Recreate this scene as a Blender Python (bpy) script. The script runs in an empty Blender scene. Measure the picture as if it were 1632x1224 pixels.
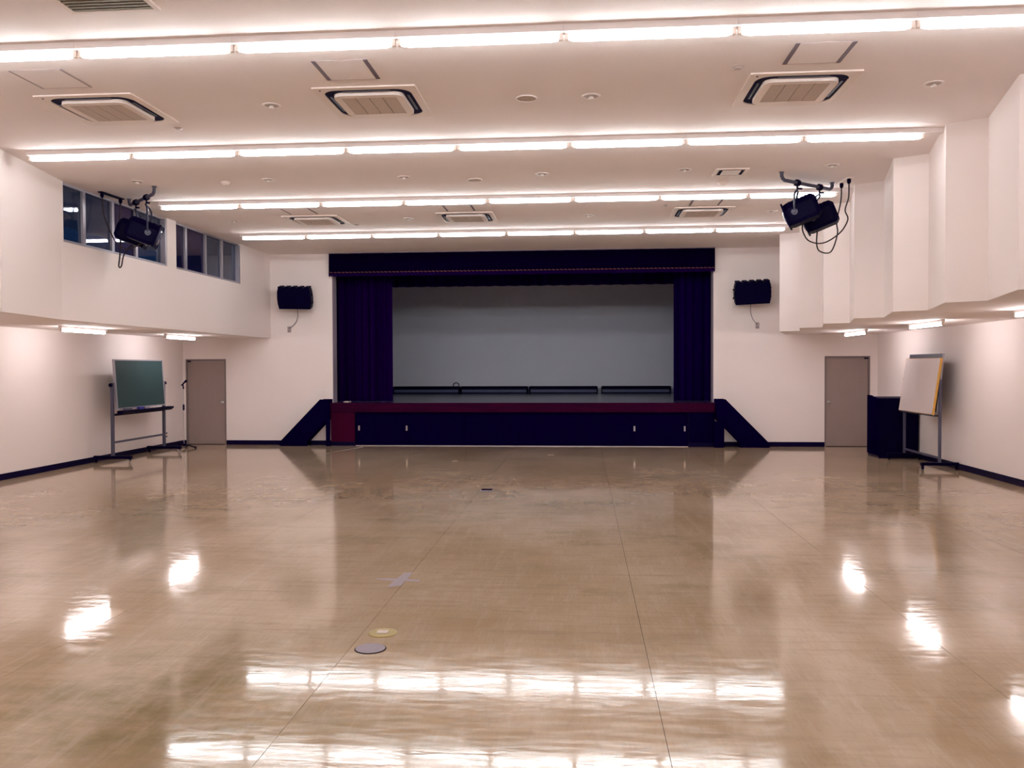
import bpy, bmesh, math, random
from mathutils import Vector, Matrix
random.seed(7)
S = bpy.context.scene
COL = S.collection
PI = math.pi

# ------------------------------------------------------------------ camera, world, exposure
cam_data = bpy.data.cameras.new('camera')
cam = bpy.data.objects.new('camera', cam_data)
COL.objects.link(cam)
cam_data.sensor_fit = 'HORIZONTAL'
cam_data.sensor_width = 36.0
cam_data.lens = 36.0 * 1360.0 / 1632.0
cam_data.clip_start = 0.05
_r = Vector((0.99661965, 0.08205657, -0.00399909))
_u = Vector((0.00226238, 0.02124679, 0.9997717))
_f = Vector((-0.0821228, 0.99640117, -0.02098932))
cam.matrix_world = Matrix(((_r.x, _u.x, -_f.x, 0.0), (_r.y, _u.y, -_f.y, 0.0), (_r.z, _u.z, -_f.z, 1.75), (0, 0, 0, 1)))
S.camera = cam

W = bpy.data.worlds.new('night')
S.world = W
W.use_nodes = True
_bg = W.node_tree.nodes['Background']
_bg.inputs[0].default_value = (0.10, 0.24, 0.55, 1)      # blue night air outside the clerestory
_bg.inputs[1].default_value = 0.06
S.view_settings.view_transform = 'Standard'
S.view_settings.look = 'None'
S.view_settings.exposure = 1.0
S.view_settings.gamma = 1.0
S.view_settings.use_curve_mapping = False
S.cycles.use_denoising = True
S.cycles.max_bounces = 12
S.cycles.diffuse_bounces = 6
S.cycles.sample_clamp_indirect = 6.0
TUBE = 15.0          # radiance of the ceiling tubes
TUBE_LOW = 27.0       # radiance of the aisle tubes

# ------------------------------------------------------------------ materials
def mat(name, col, rough=0.6, spec=0.3, metal=0.0, var=0.0, scale=8.0, stretch=(1, 1, 1), bump=0.0, bscale=60.0, col2=None):
    m = bpy.data.materials.new(name); m.use_nodes = True
    nt = m.node_tree; b = nt.nodes['Principled BSDF']
    b.inputs['Base Color'].default_value = (*col, 1)
    b.inputs['Roughness'].default_value = rough
    b.inputs['Specular IOR Level'].default_value = spec
    b.inputs['Metallic'].default_value = metal
    tc = nt.nodes.new('ShaderNodeTexCoord')
    if var or col2:
        mp = nt.nodes.new('ShaderNodeMapping'); mp.inputs['Scale'].default_value = stretch
        nz = nt.nodes.new('ShaderNodeTexNoise'); nz.inputs['Scale'].default_value = scale; nz.inputs['Detail'].default_value = 5
        nt.links.new(tc.outputs['Object'], mp.inputs['Vector']); nt.links.new(mp.outputs[0], nz.inputs['Vector'])
        mx = nt.nodes.new('ShaderNodeMix'); mx.data_type = 'RGBA'
        c2 = col2 or tuple(max(0, c * (1 - var)) for c in col)
        mx.inputs[6].default_value = (*col, 1); mx.inputs[7].default_value = (*c2, 1)
        nt.links.new(nz.outputs['Fac'], mx.inputs[0]); nt.links.new(mx.outputs[2], b.inputs['Base Color'])
    if bump:
        n2 = nt.nodes.new('ShaderNodeTexNoise'); n2.inputs['Scale'].default_value = bscale; n2.inputs['Detail'].default_value = 3
        nt.links.new(tc.outputs['Object'], n2.inputs['Vector'])
        bp = nt.nodes.new('ShaderNodeBump'); bp.inputs['Strength'].default_value = bump; bp.inputs['Distance'].default_value = 0.01
        nt.links.new(n2.outputs['Fac'], bp.inputs['Height']); nt.links.new(bp.outputs[0], b.inputs['Normal'])
    return m

def emit(name, col, strength):
    m = bpy.data.materials.new(name); m.use_nodes = True
    nt = m.node_tree; b = nt.nodes['Principled BSDF']
    b.inputs['Base Color'].default_value = (0.9, 0.9, 0.9, 1)
    b.inputs['Emission Color'].default_value = (*col, 1)
    b.inputs['Emission Strength'].default_value = strength
    return m

M = {}
M['wall'] = mat('wall paint', (0.86, 0.77, 0.74), 0.75, 0.2, var=0.05, scale=0.7, bump=0.12, bscale=140)
M['ceiling'] = mat('ceiling board', (0.88, 0.79, 0.765), 0.9, 0.15, var=0.05, scale=120, bump=0.35, bscale=170)
M['white'] = mat('white enamel', (0.86, 0.78, 0.76), 0.4, 0.3, var=0.03)
M['offwhite'] = mat('ivory plastic', (0.82, 0.70, 0.64), 0.5, 0.3, var=0.03)
M['grille'] = mat('intake mesh', (0.66, 0.54, 0.47), 0.7, 0.2, var=0.25, scale=90)
M['brown_grille'] = mat('brown vent metal', (0.23, 0.19, 0.12), 0.5, 0.3, var=0.2, scale=20)
M['navy'] = mat('blue black paint', (0.0022, 0.0004, 0.022), 0.5, 0.04, var=0.4, scale=6)
M['navy_matt'] = mat('blue black board', (0.0025, 0.0004, 0.024), 0.6, 0.03, var=0.4, scale=6)
M['navy_light'] = mat('dark slate metal', (0.012, 0.012, 0.045), 0.4, 0.4, var=0.2)
M['slot'] = mat('dark louver slot', (0.010, 0.008, 0.05), 0.7, 0.1, var=0.3)  # dark tone, also stands in for shade inside the cassette outlets
M['slate'] = mat('slate grey metal', (0.075, 0.07, 0.115), 0.4, 0.4, var=0.15)
M['steel'] = mat('brushed steel', (0.55, 0.52, 0.52), 0.3, 0.5, metal=0.8, var=0.1)
M['alu'] = mat('aluminium frame', (0.36, 0.33, 0.38), 0.4, 0.5, metal=0.3, var=0.1)
M['hatch_strip'] = mat('grey hatch strip', (0.20, 0.15, 0.19), 0.5, 0.3, var=0.1)
M['hatch_pale'] = mat('pale hatch strip', (0.42, 0.33, 0.33), 0.5, 0.3, var=0.1)
M['velvet'] = mat('indigo velvet', (0.0045, 0.0002, 0.045), 0.9, 0.0, col2=(0.008, 0.0003, 0.038), scale=3, stretch=(6, 6, 0.5))
M['velvet_red'] = mat('purple velvet', (0.0060, 0.0002, 0.043), 0.9, 0.0, col2=(0.012, 0.0004, 0.036), scale=3, stretch=(6, 6, 0.5))
M['valance'] = mat('indigo valance cloth', (0.0016, 0.0001, 0.013), 0.9, 0.0, col2=(0.0026, 0.0002, 0.011), scale=3, stretch=(4, 4, 0.6))
M['fringe'] = mat('bronze fringe', (0.16, 0.050, 0.045), 0.7, 0.2, var=0.6, scale=30)
M['lip'] = mat('red stained wood', (0.050, 0.0009, 0.020), 0.6, 0.03, col2=(0.012, 0.0004, 0.017), scale=2.2, stretch=(0.5, 1, 6))
M['redpanel'] = mat('maroon panel', (0.062, 0.001, 0.021), 0.6, 0.03, col2=(0.034, 0.0008, 0.018), scale=4, stretch=(5, 1, 0.6))
M['panel_dark'] = mat('dark stained panel', (0.0015, 0.0002, 0.022), 0.7, 0.0, col2=(0.0035, 0.0003, 0.020), scale=3, stretch=(3, 1, 0.6))
M['deck'] = mat('dark stage boards', (0.040, 0.042, 0.11), 0.22, 0.3, col2=(0.022, 0.024, 0.080), scale=3, stretch=(8, 0.6, 1))
M['screen'] = mat('grey backdrop cloth', (0.86, 0.89, 1.0), 0.9, 0.1, var=0.06, scale=1.2)
M['stagewall'] = mat('dark stage wall', (0.10, 0.10, 0.20), 0.8, 0.1, var=0.2)
M['reveal'] = mat('grey plaster reveal', (0.36, 0.30, 0.36), 0.8, 0.2, var=0.1)
M['door'] = mat('taupe door', (0.30, 0.225, 0.205), 0.55, 0.3, var=0.12, scale=3, stretch=(3, 1, 1), bump=0.05)
M['door_frame'] = mat('taupe door frame', (0.22, 0.16, 0.155), 0.5, 0.3, var=0.1)
M['base'] = mat('blue black skirting', (0.003, 0.0005, 0.030), 0.4, 0.08, var=0.3)
M['chalk'] = mat('green chalkboard', (0.020, 0.046, 0.055), 0.55, 0.2, col2=(0.030, 0.060, 0.060), scale=2.5)
M['board'] = mat('white board', (0.66, 0.57, 0.56), 0.35, 0.35, var=0.04)
M['yellow'] = mat('yellow wood edge', (0.62, 0.33, 0.06), 0.5, 0.3, var=0.25, scale=12)
M['brass'] = mat('brass cover', (0.42, 0.30, 0.10), 0.35, 0.5, metal=0.6, var=0.3, scale=25)
M['greycover'] = mat('grey metal cover', (0.26, 0.21, 0.245), 0.5, 0.4, var=0.15, scale=30)
M['dark'] = mat('dark ring', (0.02, 0.012, 0.014), 0.9, 0.0, var=0.2)
M['tape'] = mat('grey tape residue', (0.29, 0.23, 0.25), 0.5, 0.3, var=0.35, scale=40)
M['paletape'] = mat('pale tape', (0.62, 0.52, 0.48), 0.5, 0.3, var=0.3, scale=40)
M['chrome'] = mat('chrome', (0.75, 0.72, 0.72), 0.12, 0.5, metal=1.0, var=0.05)
M['cable'] = mat('brown black cable', (0.035, 0.018, 0.025), 0.6, 0.2, var=0.2)
M['trough'] = mat('blue grey trough face', (0.10, 0.12, 0.24), 0.5, 0.3, var=0.2)
M['bulb'] = mat('frosted bulb', (0.86, 0.80, 0.76), 0.3, 0.5, var=0.03)
M['cup'] = mat('recess cup', (0.55, 0.45, 0.42), 0.4, 0.4, var=0.15)
M['tube'] = emit('fluorescent tube', (0.93, 0.97, 1.0), TUBE)
M['tube_low'] = emit('aisle fluorescent tube', (1.0, 0.95, 0.97), TUBE_LOW)

def glass(name, col):
    m = bpy.data.materials.new(name); m.use_nodes = True
    b = m.node_tree.nodes['Principled BSDF']
    b.inputs['Base Color'].default_value = (*col, 1); b.inputs['Roughness'].default_value = 0.01
    b.inputs['Transmission Weight'].default_value = 1.0; b.inputs['IOR'].default_value = 1.33
    return m
M['glass'] = glass('blue window glass', (0.45, 0.55, 0.75))
M['glass_dark'] = glass('dark indigo window glass', (0.30, 0.22, 0.55))
M['lens'] = mat('lamp lens', (0.10, 0.10, 0.16), 0.08, 0.6, var=0.1)

def floor_material():
    m = bpy.data.materials.new('worn waxed sheet floor'); m.use_nodes = True
    nt = m.node_tree; b = nt.nodes['Principled BSDF']; L = nt.links.new
    tc = nt.nodes.new('ShaderNodeTexCoord')
    def noise(sx, sy, scale, detail=4, rough=0.6, w=0.0):
        mp = nt.nodes.new('ShaderNodeMapping'); mp.inputs['Scale'].default_value = (sx, sy, 1)
        mp.inputs['Location'].default_value = (w, w * 1.7, 0)
        n = nt.nodes.new('ShaderNodeTexNoise'); n.inputs['Scale'].default_value = scale
        n.inputs['Detail'].default_value = detail; n.inputs['Roughness'].default_value = rough
        L(tc.outputs['Object'], mp.inputs['Vector']); L(mp.outputs[0], n.inputs['Vector'])
        return n.outputs['Fac']
    def ramp(x, a, c):
        r = nt.nodes.new('ShaderNodeMapRange'); r.inputs[1].default_value = a; r.inputs[2].default_value = c
        L(x, r.inputs[0]); return r.outputs[0]
    def mix(fac, a, c):
        x = nt.nodes.new('ShaderNodeMix'); x.data_type = 'RGBA'
        L(fac, x.inputs[0])
        for i, v in ((6, a), (7, c)):
            if isinstance(v, tuple): x.inputs[i].default_value = (*v, 1)
            else: L(v, x.inputs[i])
        return x.outputs[2]
    def math_(op, a, v):
        x = nt.nodes.new('ShaderNodeMath'); x.operation = op; L(a, x.inputs[0])
        if isinstance(v, float): x.inputs[1].default_value = v
        else: L(v, x.inputs[1])
        return x.outputs[0]
    patch = ramp(noise(0.55, 0.4, 1.0, 4, 0.6), 0.38, 0.62)
    c = mix(patch, (0.37, 0.258, 0.155), (0.485, 0.365, 0.258))
    olive = ramp(noise(0.5, 0.9, 1.1, 5, 0.7, 9.0), 0.54, 0.72)
    gd = nt.nodes.new('ShaderNodeVectorMath'); gd.operation = 'DISTANCE'; gd.inputs[1].default_value = (-2.35, 4.2, 0)
    L(tc.outputs['Object'], gd.inputs[0])
    stain = nt.nodes.new('ShaderNodeMapRange'); stain.inputs[1].default_value = 1.5; stain.inputs[2].default_value = 0.3   # an old olive stain
    L(gd.outputs['Value'], stain.inputs[0])
    st2 = math_('MULTIPLY', stain.outputs[0], ramp(noise(1.6, 2.2, 1.2, 5, 0.7, 6.0), 0.36, 0.6))
    olive = math_('MAXIMUM', math_('MULTIPLY', olive, 0.65), math_('MULTIPLY', st2, 0.9))
    c = mix(olive, c, (0.225, 0.168, 0.075))
    streak = ramp(noise(7.0, 0.9, 1.6, 6, 0.75, 3.0), 0.50, 0.80)      # scuffs along the room
    c = mix(math_('MULTIPLY', streak, 0.50), c, (0.56, 0.45, 0.36))
    cross = ramp(noise(0.7, 7.0, 1.8, 6, 0.7, 5.0), 0.50, 0.78)        # scuffs across it
    c = mix(math_('MULTIPLY', cross, 0.50), c, (0.25, 0.17, 0.11))
    fine = ramp(noise(30.0, 6.0, 1.5, 4, 0.7, 2.0), 0.5, 0.8)
    c = mix(math_('MULTIPLY', fine, 0.34), c, (0.25, 0.17, 0.11))
    L(c, b.inputs['Base Color'])
    rr = nt.nodes.new('ShaderNodeMapRange'); rr.inputs[3].default_value = 0.045; rr.inputs[4].default_value = 0.12
    rr.inputs[1].default_value = 0.42; rr.inputs[2].default_value = 0.56
    L(noise(2.0, 9.0, 1.6, 6, 0.75, 11.0), rr.inputs[0]); L(rr.outputs[0], b.inputs['Roughness'])
    b.inputs['IOR'].default_value = 1.7; b.inputs['Specular IOR Level'].default_value = 0.5
    h1 = math_('MULTIPLY', noise(0.9, 5.5, 1.0, 3, 0.55, 1.0), 0.00016)   # ripples in the wax
    h2 = math_('MULTIPLY', noise(3.0, 13.0, 1.0, 3, 0.5, 4.0), 0.00040)
    hh = math_('ADD', h1, h2)
    bp = nt.nodes.new('ShaderNodeBump'); bp.inputs['Strength'].default_value = 1.0; bp.inputs['Distance'].default_value = 1.0
    L(hh, bp.inputs['Height']); L(bp.outputs[0], b.inputs['Normal'])
    return m
M['floor'] = floor_material()

# ------------------------------------------------------------------ helpers
def link(name, me, m, parent=None):
    o = bpy.data.objects.new(name, me); COL.objects.link(o)
    if m is not None and not me.materials: me.materials.append(m)
    if parent is not None: o.parent = parent
    return o

class MB:
    """collects shapes into ONE mesh"""
    def __init__(s): s.bm = bmesh.new()
    def box(s, x0, x1, y0, y1, z0, z1):
        v = [s.bm.verts.new((x, y, z)) for x in (x0, x1) for y in (y0, y1) for z in (z0, z1)]
        for q in ((0, 1, 3, 2), (4, 6, 7, 5), (0, 4, 5, 1), (2, 3, 7, 6), (0, 2, 6, 4), (1, 5, 7, 3)):
            s.bm.faces.new([v[i] for i in q])
        return s
    def loft(s, loops, cap0=True, cap1=True, closed=True):
        rings = [[s.bm.verts.new(p) for p in lp] for lp in loops]
        n = len(rings[0])
        for a, c in zip(rings, rings[1:]):
            for i in range(n if closed else n - 1):
                j = (i + 1) % n
                s.bm.faces.new((a[i], a[j], c[j], c[i]))
        if cap0 and closed: s.bm.faces.new(list(reversed(rings[0])))
        if cap1 and closed: s.bm.faces.new(rings[-1])
        return s
    def ringband(s, outer, inner, z0, z1):
        """flat ring plate between two loops (same count) from z0 to z1"""
        O0 = [s.bm.verts.new((x, y, z0)) for x, y in outer]; O1 = [s.bm.verts.new((x, y, z1)) for x, y in outer]
        I0 = [s.bm.verts.new((x, y, z0)) for x, y in inner]; I1 = [s.bm.verts.new((x, y, z1)) for x, y in inner]
        n = len(outer)
        for i in range(n):
            j = (i + 1) % n
            s.bm.faces.new((O0[i], O0[j], O1[j], O1[i])); s.bm.faces.new((I0[j], I0[i], I1[i], I1[j]))
            s.bm.faces.new((O0[j], O0[i], I0[i], I0[j])); s.bm.faces.new((O1[i], O1[j], I1[j], I1[i]))
        return s
    def cyl(s, p, q, r0, r1=None, n=12):
        r1 = r0 if r1 is None else r1
        p = Vector(p); q = Vector(q); d = (q - p).normalized()
        a = d.orthogonal().normalized(); c = d.cross(a)
        f = lambda o, r: [o + (a * math.cos(2 * PI * i / n) + c * math.sin(2 * PI * i / n)) * r for i in range(n)]
        return s.loft([f(p, r0), f(q, r1)])
    def lathe(s, prof, n=16, axis='z', org=(0, 0, 0)):
        """prof = [(radius, height)...]"""
        ox, oy, oz = org
        loops = []
        for r, h in prof:
            lp = []
            for i in range(n):
                t = 2 * PI * i / n; u = r * math.cos(t); w = r * math.sin(t)
                lp.append({'z': (ox + u, oy + w, oz + h), 'y': (ox + u, oy + h, oz + w), 'x': (ox + h, oy + u, oz + w)}[axis])
            loops.append(lp)
        return s.loft(loops)
    def tube(s, pts, r, n=8):
        pts = [Vector(p) for p in pts]
        loops = []; ref = None
        for i, p in enumerate(pts):
            d = (pts[min(i + 1, len(pts) - 1)] - pts[max(i - 1, 0)]).normalized()
            if ref is None: ref = d.orthogonal().normalized()
            a = (ref - d * ref.dot(d)); a = a.normalized() if a.length > 1e-6 else d.orthogonal().normalized()
            ref = a; c = d.cross(a)
            loops.append([p + (a * math.cos(2 * PI * k / n) + c * math.sin(2 * PI * k / n)) * r for k in range(n)])
        return s.loft(loops)
    def prism(s, poly, axis, a, c):
        """poly of 2D points extruded along axis from a to c"""
        f = {'x': lambda u, v, t: (t, u, v), 'y': lambda u, v, t: (u, t, v), 'z': lambda u, v, t: (u, v, t)}[axis]
        return s.loft([[f(u, v, a) for u, v in poly], [f(u, v, c) for u, v in poly]])
    def xf(s, mtx):
        s.bm.transform(mtx); return s
    def build(s, name, m, parent=None, smooth=False, bevel=0.0):
        bmesh.ops.recalc_face_normals(s.bm, faces=s.bm.faces[:])
        if bevel:
            ed = [e for e in s.bm.edges if len(e.link_faces) == 2 and e.calc_face_angle(0) > 0.5]
            bmesh.ops.bevel(s.bm, geom=ed, offset=bevel, segments=2, affect='EDGES', profile=0.7)
        me = bpy.data.meshes.new(name); s.bm.to_mesh(me); s.bm.free()
        if smooth:
            for p in me.polygons: p.use_smooth = True
            try: me.set_sharp_from_angle(angle=0.7)
            except Exception: pass
        return link(name, me, m, parent)

def tag(o, label, cat, group=None):
    o['label'] = label; o['category'] = cat
    if group: o['group'] = group
    return o
def thing(name, loc, label, cat, group=None, rz=0.0):
    o = bpy.data.objects.new(name, None); COL.objects.link(o); o.location = loc; o.rotation_euler = (0, 0, rz)
    o.empty_display_size = 0.1
    return tag(o, label, cat, group)
def struct(o, label=None):
    o['kind'] = 'structure'
    if label: o['label'] = label
    return o
def sempty(name, label=None):
    o = bpy.data.objects.new(name, None); COL.objects.link(o); return struct(o, label)
def dup(root, loc, label, group=None, rz=None):
    r = root.copy(); COL.objects.link(r); r.location = loc
    if rz is not None: r.rotation_euler = (0, 0, rz)
    r['label'] = label
    if group: r['group'] = group
    for ch in list(root.children):
        c = ch.copy(); COL.objects.link(c); c.parent = r
        for g in list(ch.children):
            d = g.copy(); COL.objects.link(d); d.parent = c
    return r
def rrect(hx, hy, r, n=6, cx=0.0, cy=0.0):
    pts = []
    for k, (sx, sy) in enumerate(((1, 1), (-1, 1), (-1, -1), (1, -1))):
        for i in range(n + 1):
            t = PI / 2 * (k + i / n)
            pts.append((cx + sx * (hx - r) + r * math.cos(t), cy + sy * (hy - r) + r * math.sin(t)))
    return pts
def smooth_path(P, k=6):
    P = [Vector(p) for p in P]; out = []
    for i in range(len(P) - 1):
        p0 = P[max(i - 1, 0)]; p1 = P[i]; p2 = P[i + 1]; p3 = P[min(i + 2, len(P) - 1)]
        for j in range(k):
            t = j / k
            out.append(0.5 * ((2 * p1) + (p2 - p0) * t + (2 * p0 - 5 * p1 + 4 * p2 - p3) * t * t + (3 * p1 - p0 - 3 * p2 + p3) * t ** 3))
    out.append(P[-1]); return out

# ------------------------------------------------------------------ the room
XL, XR = -9.03, 6.25        # outer walls of the aisles
UL = -6.98                  # upper wall on the left
YB, YF = 18.7, -1.6         # stage wall, wall behind the camera
H, SOF = 4.27, 2.40         # ceiling, aisle soffit
T = 0.2

floor = struct(MB().box(XL - T, XR + T, YF - T, YB + 0.3, -0.15, -0.004).build('floor', M['dark']), 'tan waxed sheet floor of the hall, worn and glossy')
xs = [XL] + [0.386 + 1.83 * k for k in range(-5, 4)] + [XR]
for a, c in zip(xs, xs[1:]):
    MB().box(a + 0.0014, c - 0.0014, YF, YB, -0.004, 0.0).build('floor_sheet', M['floor'], floor)

struct(MB().box(XL - T, XR + T, YF - T, YB + 0.3, H, H + 0.2).build('ceiling', M['ceiling']), 'pinkish white ceiling with rows of fluorescent lamps')
struct(MB().box(XL - T, XL, YF - T, YB, 0, SOF + 0.2).build('wall_left', M['wall']))
struct(MB().box(XR, XR + T, YF - T, YB, 0, H).build('wall_right', M['wall']))
struct(MB().box(XL, XR, YF - T, YF, 0, H).build('wall_front', M['wall']))

# stage wall with its opening and two doorways
OPL, OPR = -5.565, 2.82
D1 = (-8.965, -8.03); D2 = (5.155, 6.09); DH = 1.935
b = MB()
for x0, x1, z0, z1 in ((XL - T, D1[0], 0, H), (D1[0], D1[1], DH, H), (D1[1], OPL, 0, H), (OPR, D2[0], 0, H), (D2[0], D2[1], DH, H), (D2[1], XR + T, 0, H)):
    b.box(x0, x1, YB, YB + 0.3, z0, z1)
struct(b.build('wall_back', M['wall']), 'pale wall around the stage opening')
for x0, x1, n in ((OPL, OPL + 0.012, 'trim_1'), (OPR - 0.012, OPR, 'trim_2')):
    struct(MB().box(x0, x1, YB + 0.002, YB + 0.298, 0.951, H - 0.001).build(n, M['reveal']), 'grey side reveal of the stage opening')

# left upper wall: two clerestory windows above the aisle roof
WZ = 3.455
W1 = (11.03, 13.93); W2 = (14.25, 17.05)
b = MB()
zig = [(-6.66, YF)]
for x0, x1, z0, z1 in ((10.98, YB, SOF, WZ), (10.98, W1[0], WZ, H), (W1[1], W2[0], WZ, H), (W2[1], YB, WZ, H)):
    b.box(UL - T, UL, x0, x1, z0, z1)
poly = [(UL, 10.98)]
y = 9.33
while y > YF + 0.2:
    poly += [(-6.66, y), (UL, y - 0.2)]; y -= 1.51
poly += [(UL, YF), (UL - T, YF), (UL - T, 10.98)]
b.prism(poly, 'z', SOF, H)
struct(b.build('wall_left_upper', M['wall']), 'upper left wall with the two strip windows')
struct(MB().box(XL, UL - T, YF, YB, SOF, SOF + 0.18).build('ceiling_left', M['wall']), 'low ceiling of the left aisle')

# right upper wall: saw-tooth fins
poly = [(3.8, YF)]
y = 9.33 - 1.51 * 7
while y < 17.0:
    if y > YF + 0.3: poly += [(4.14, y - 0.2), (3.8, y)]
    y += 1.51
poly += [(4.33, YB), (XR, YB), (XR, YF)]
struct(MB().prism(poly, 'z', SOF, H).build('wall_right_upper', M['wall']), 'upper right wall folded into saw-tooth fins')

# skirting
BH = 0.1
struct(MB().box(XL, XL + 0.012, YF, YB, 0, BH).build('baseboard_left', M['base']))
struct(MB().box(XR - 0.012, XR, YF, YB, 0, BH).build('baseboard_right', M['base']))
b = MB()
for x0, x1 in ((XL + 0.012, D1[0]), (D1[1], OPL), (OPR, D2[0]), (D2[1], XR - 0.012)):
    b.box(x0, x1, YB - 0.012, YB, 0, BH)
struct(b.build('baseboard_back', M['base']))

# doors
def door(name, x0, x1, knob_x, label):
    d = sempty(name, label)
    d.location = ((x0 + x1) / 2, YB, 0)
    w = (x1 - x0) / 2
    MB().box(-w, -w + 0.03, -0.015, 0.1, 0, DH).box(w - 0.03, w, -0.015, 0.1, 0, DH).box(-w + 0.03, w - 0.03, -0.015, 0.1, DH - 0.03, DH).build('door_frame', M['door_frame'], d)
    p = MB().box(-w + 0.034, w - 0.034, 0.012, 0.052, 0.012, DH - 0.034).build('door_panel', M['door'], d)
    MB().box(-w + 0.03, w - 0.03, 0.0, 0.1, 0, 0.010).build('threshold', M['dark'], d)
    kx = knob_x - (x0 + x1) / 2
    MB().lathe([(0.032, 0.012), (0.034, 0.004), (0.030, 0.0), (0.012, -0.006), (0.012, -0.03), (0.027, -0.04), (0.030, -0.055), (0.022, -0.068), (0.0005, -0.07)], 16, 'y', (kx, 0, 0.955)).build('door_knob', M['steel'], p, smooth=True)
    return d
door('door_1', *D1, -8.12, 'taupe flush door left of the stage, behind the microphone stand')
d2 = door('door_2', *D2, 5.245, 'taupe flush door right of the stage, partly behind the dark lectern')
for d, sx in ((bpy.data.objects['door_1'], -1), (d2, 1)):
    MB().box(sx * 0.39 - 0.035, sx * 0.39 + 0.035, -0.022, 0.012, DH - 0.062, DH - 0.034).build('door_closer', M['navy'], d)

# windows
def window(name, y0, y1, cuts, tones, label):
    w = sempty(name, label); w.location = (UL - 0.10, y0, WZ)
    hgt = H - WZ; L = y1 - y0
    b = MB().box(-0.05, 0.09, 0, L, 0, 0.035).box(-0.05, 0.05, 0, L, hgt - 0.03, hgt)
    b.box(-0.05, 0.05, 0, 0.035, 0.035, hgt - 0.03).box(-0.05, 0.09, L - 0.05, L, 0.035, hgt - 0.03)
    b.build('window_frame', M['alu'], w)
    ed = [0.035] + [c - y0 for c in cuts] + [L - 0.05]
    for i, c in enumerate(ed[1:-1]):
        MB().box(-0.04, 0.04, c - 0.035, c + 0.035, 0.035, hgt - 0.03).build('mullion', M['alu'], w)
    for i, (a, c) in enumerate(zip(ed, ed[1:])):
        lo = a + (0 if i == 0 else 0.035); hi = c - (0 if i == len(ed) - 2 else 0.035)
        MB().box(-0.006, 0.006, lo, hi, 0.035, hgt - 0.03).build('window_pane', M[tones[i]], w)
window('window_1', *W1, (11.62, 12.37, 13.05), ('glass', 'glass', 'glass_dark', 'glass'), 'four-pane clerestory window behind the left spotlights, nearest the camera')
window('window_2', *W2, (14.75, 15.55, 16.28), ('glass_dark', 'glass_dark', 'glass', 'glass'), 'four-pane clerestory window nearer the stage')

# ------------------------------------------------------------------ the stage
SX0, SX1, SYB = -7.6, 4.9, 25.3
struct(MB().box(SX0, SX1, SYB, SYB + 0.1, 0.9, 5.3).build('wall_stage_back', M['screen']), 'grey-blue backdrop wall at the rear of the stage')
struct(MB().box(SX0 - 0.1, SX0, YB + 0.3, SYB, 0.9, 5.3).build('wall_stage_left', M['stagewall']))
struct(MB().box(SX1, SX1 + 0.1, YB + 0.3, SYB, 0.9, 5.3).build('wall_stage_right', M['stagewall']))
struct(MB().box(SX0, SX1, YB + 0.3, SYB, 5.3, 5.4).build('ceiling_stage', M['stagewall']))
struct(MB().box(SX0, SX1, YB + 0.301, SYB, 0.75, 0.95).build('floor_stage', M['deck']), 'dark boards of the stage floor')
struct(MB().box(SX0, SX1, YB + 0.29, YB + 0.3, H, 5.3).build('wall_stage_front', M['stagewall']))

SF = 18.52      # front plane of the stage
st = thing('stage', ((OPL + OPR) / 2, SF, 0), 'low dark wooden stage front with red lip and storage panels under the opening', 'stage')
hw = (OPR - OPL) / 2
MB().box(-hw + 0.002, hw - 0.002, 0.01, YB + 0.3 - SF, 0.78, 0.95).build('deck', M['deck'], st)
MB().box(-hw + 0.002, hw - 0.002, -0.02, 0.01, 0.745, 0.95).build('front_lip', M['lip'], st)
MB().box(-hw + 0.002, -hw + 0.54, 0.0, 0.03, 0.09, 0.745).build('end_panel', M['redpanel'], st)
MB().box(hw - 0.54, hw - 0.002, 0.0, 0.03, 0.09, 0.745).build('end_panel', M['panel_dark'], st)
MB().box(-hw + 0.002, -hw + 0.54, -0.006, 0.03, 0.0, 0.09).build('plinth', M['base'], st)
MB().box(hw - 0.54, hw - 0.002, -0.006, 0.03, 0.0, 0.09).build('plinth', M['base'], st)
MB().box(-hw + 0.54, -hw + 0.56, 0.01, 0.2, 0.0, 0.745).build('side_post', M['navy'], st)
MB().box(hw - 0.56, hw - 0.54, 0.01, 0.2, 0, 0.745).build('side_post', M['navy'], st)
MB().box(-hw + 0.002, hw - 0.002, 0.21, 0.225, 0.0, 0.778).build('added_gap_backing', M['navy_matt'], st)  # unseen board added behind the panels so their gaps stay dark
x0 = -hw + 0.56; pw = (2 * hw - 1.12) / 6
for i in range(6):
    a = x0 + i * pw
    p = MB().box(a + 0.0025, a + pw - 0.0025, 0.03, 0.055, 0.015, 0.735).build('storage_panel', M['panel_dark'], st)
    if i in (0, 5):
        for hx in (a + 0.07, a + pw - 0.07):
            MB().box(hx - 0.012, hx + 0.012, 0.012, 0.03, 0.35, 0.43).box(hx - 0.018, hx + 0.018, 0.024, 0.03, 0.335, 0.445).build('handle', M['steel'], p)
MB().box(x0, hw - 0.56, 0.012, 0.028, 0.0, 0.012).build('floor_strip', M['steel'], st)

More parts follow.
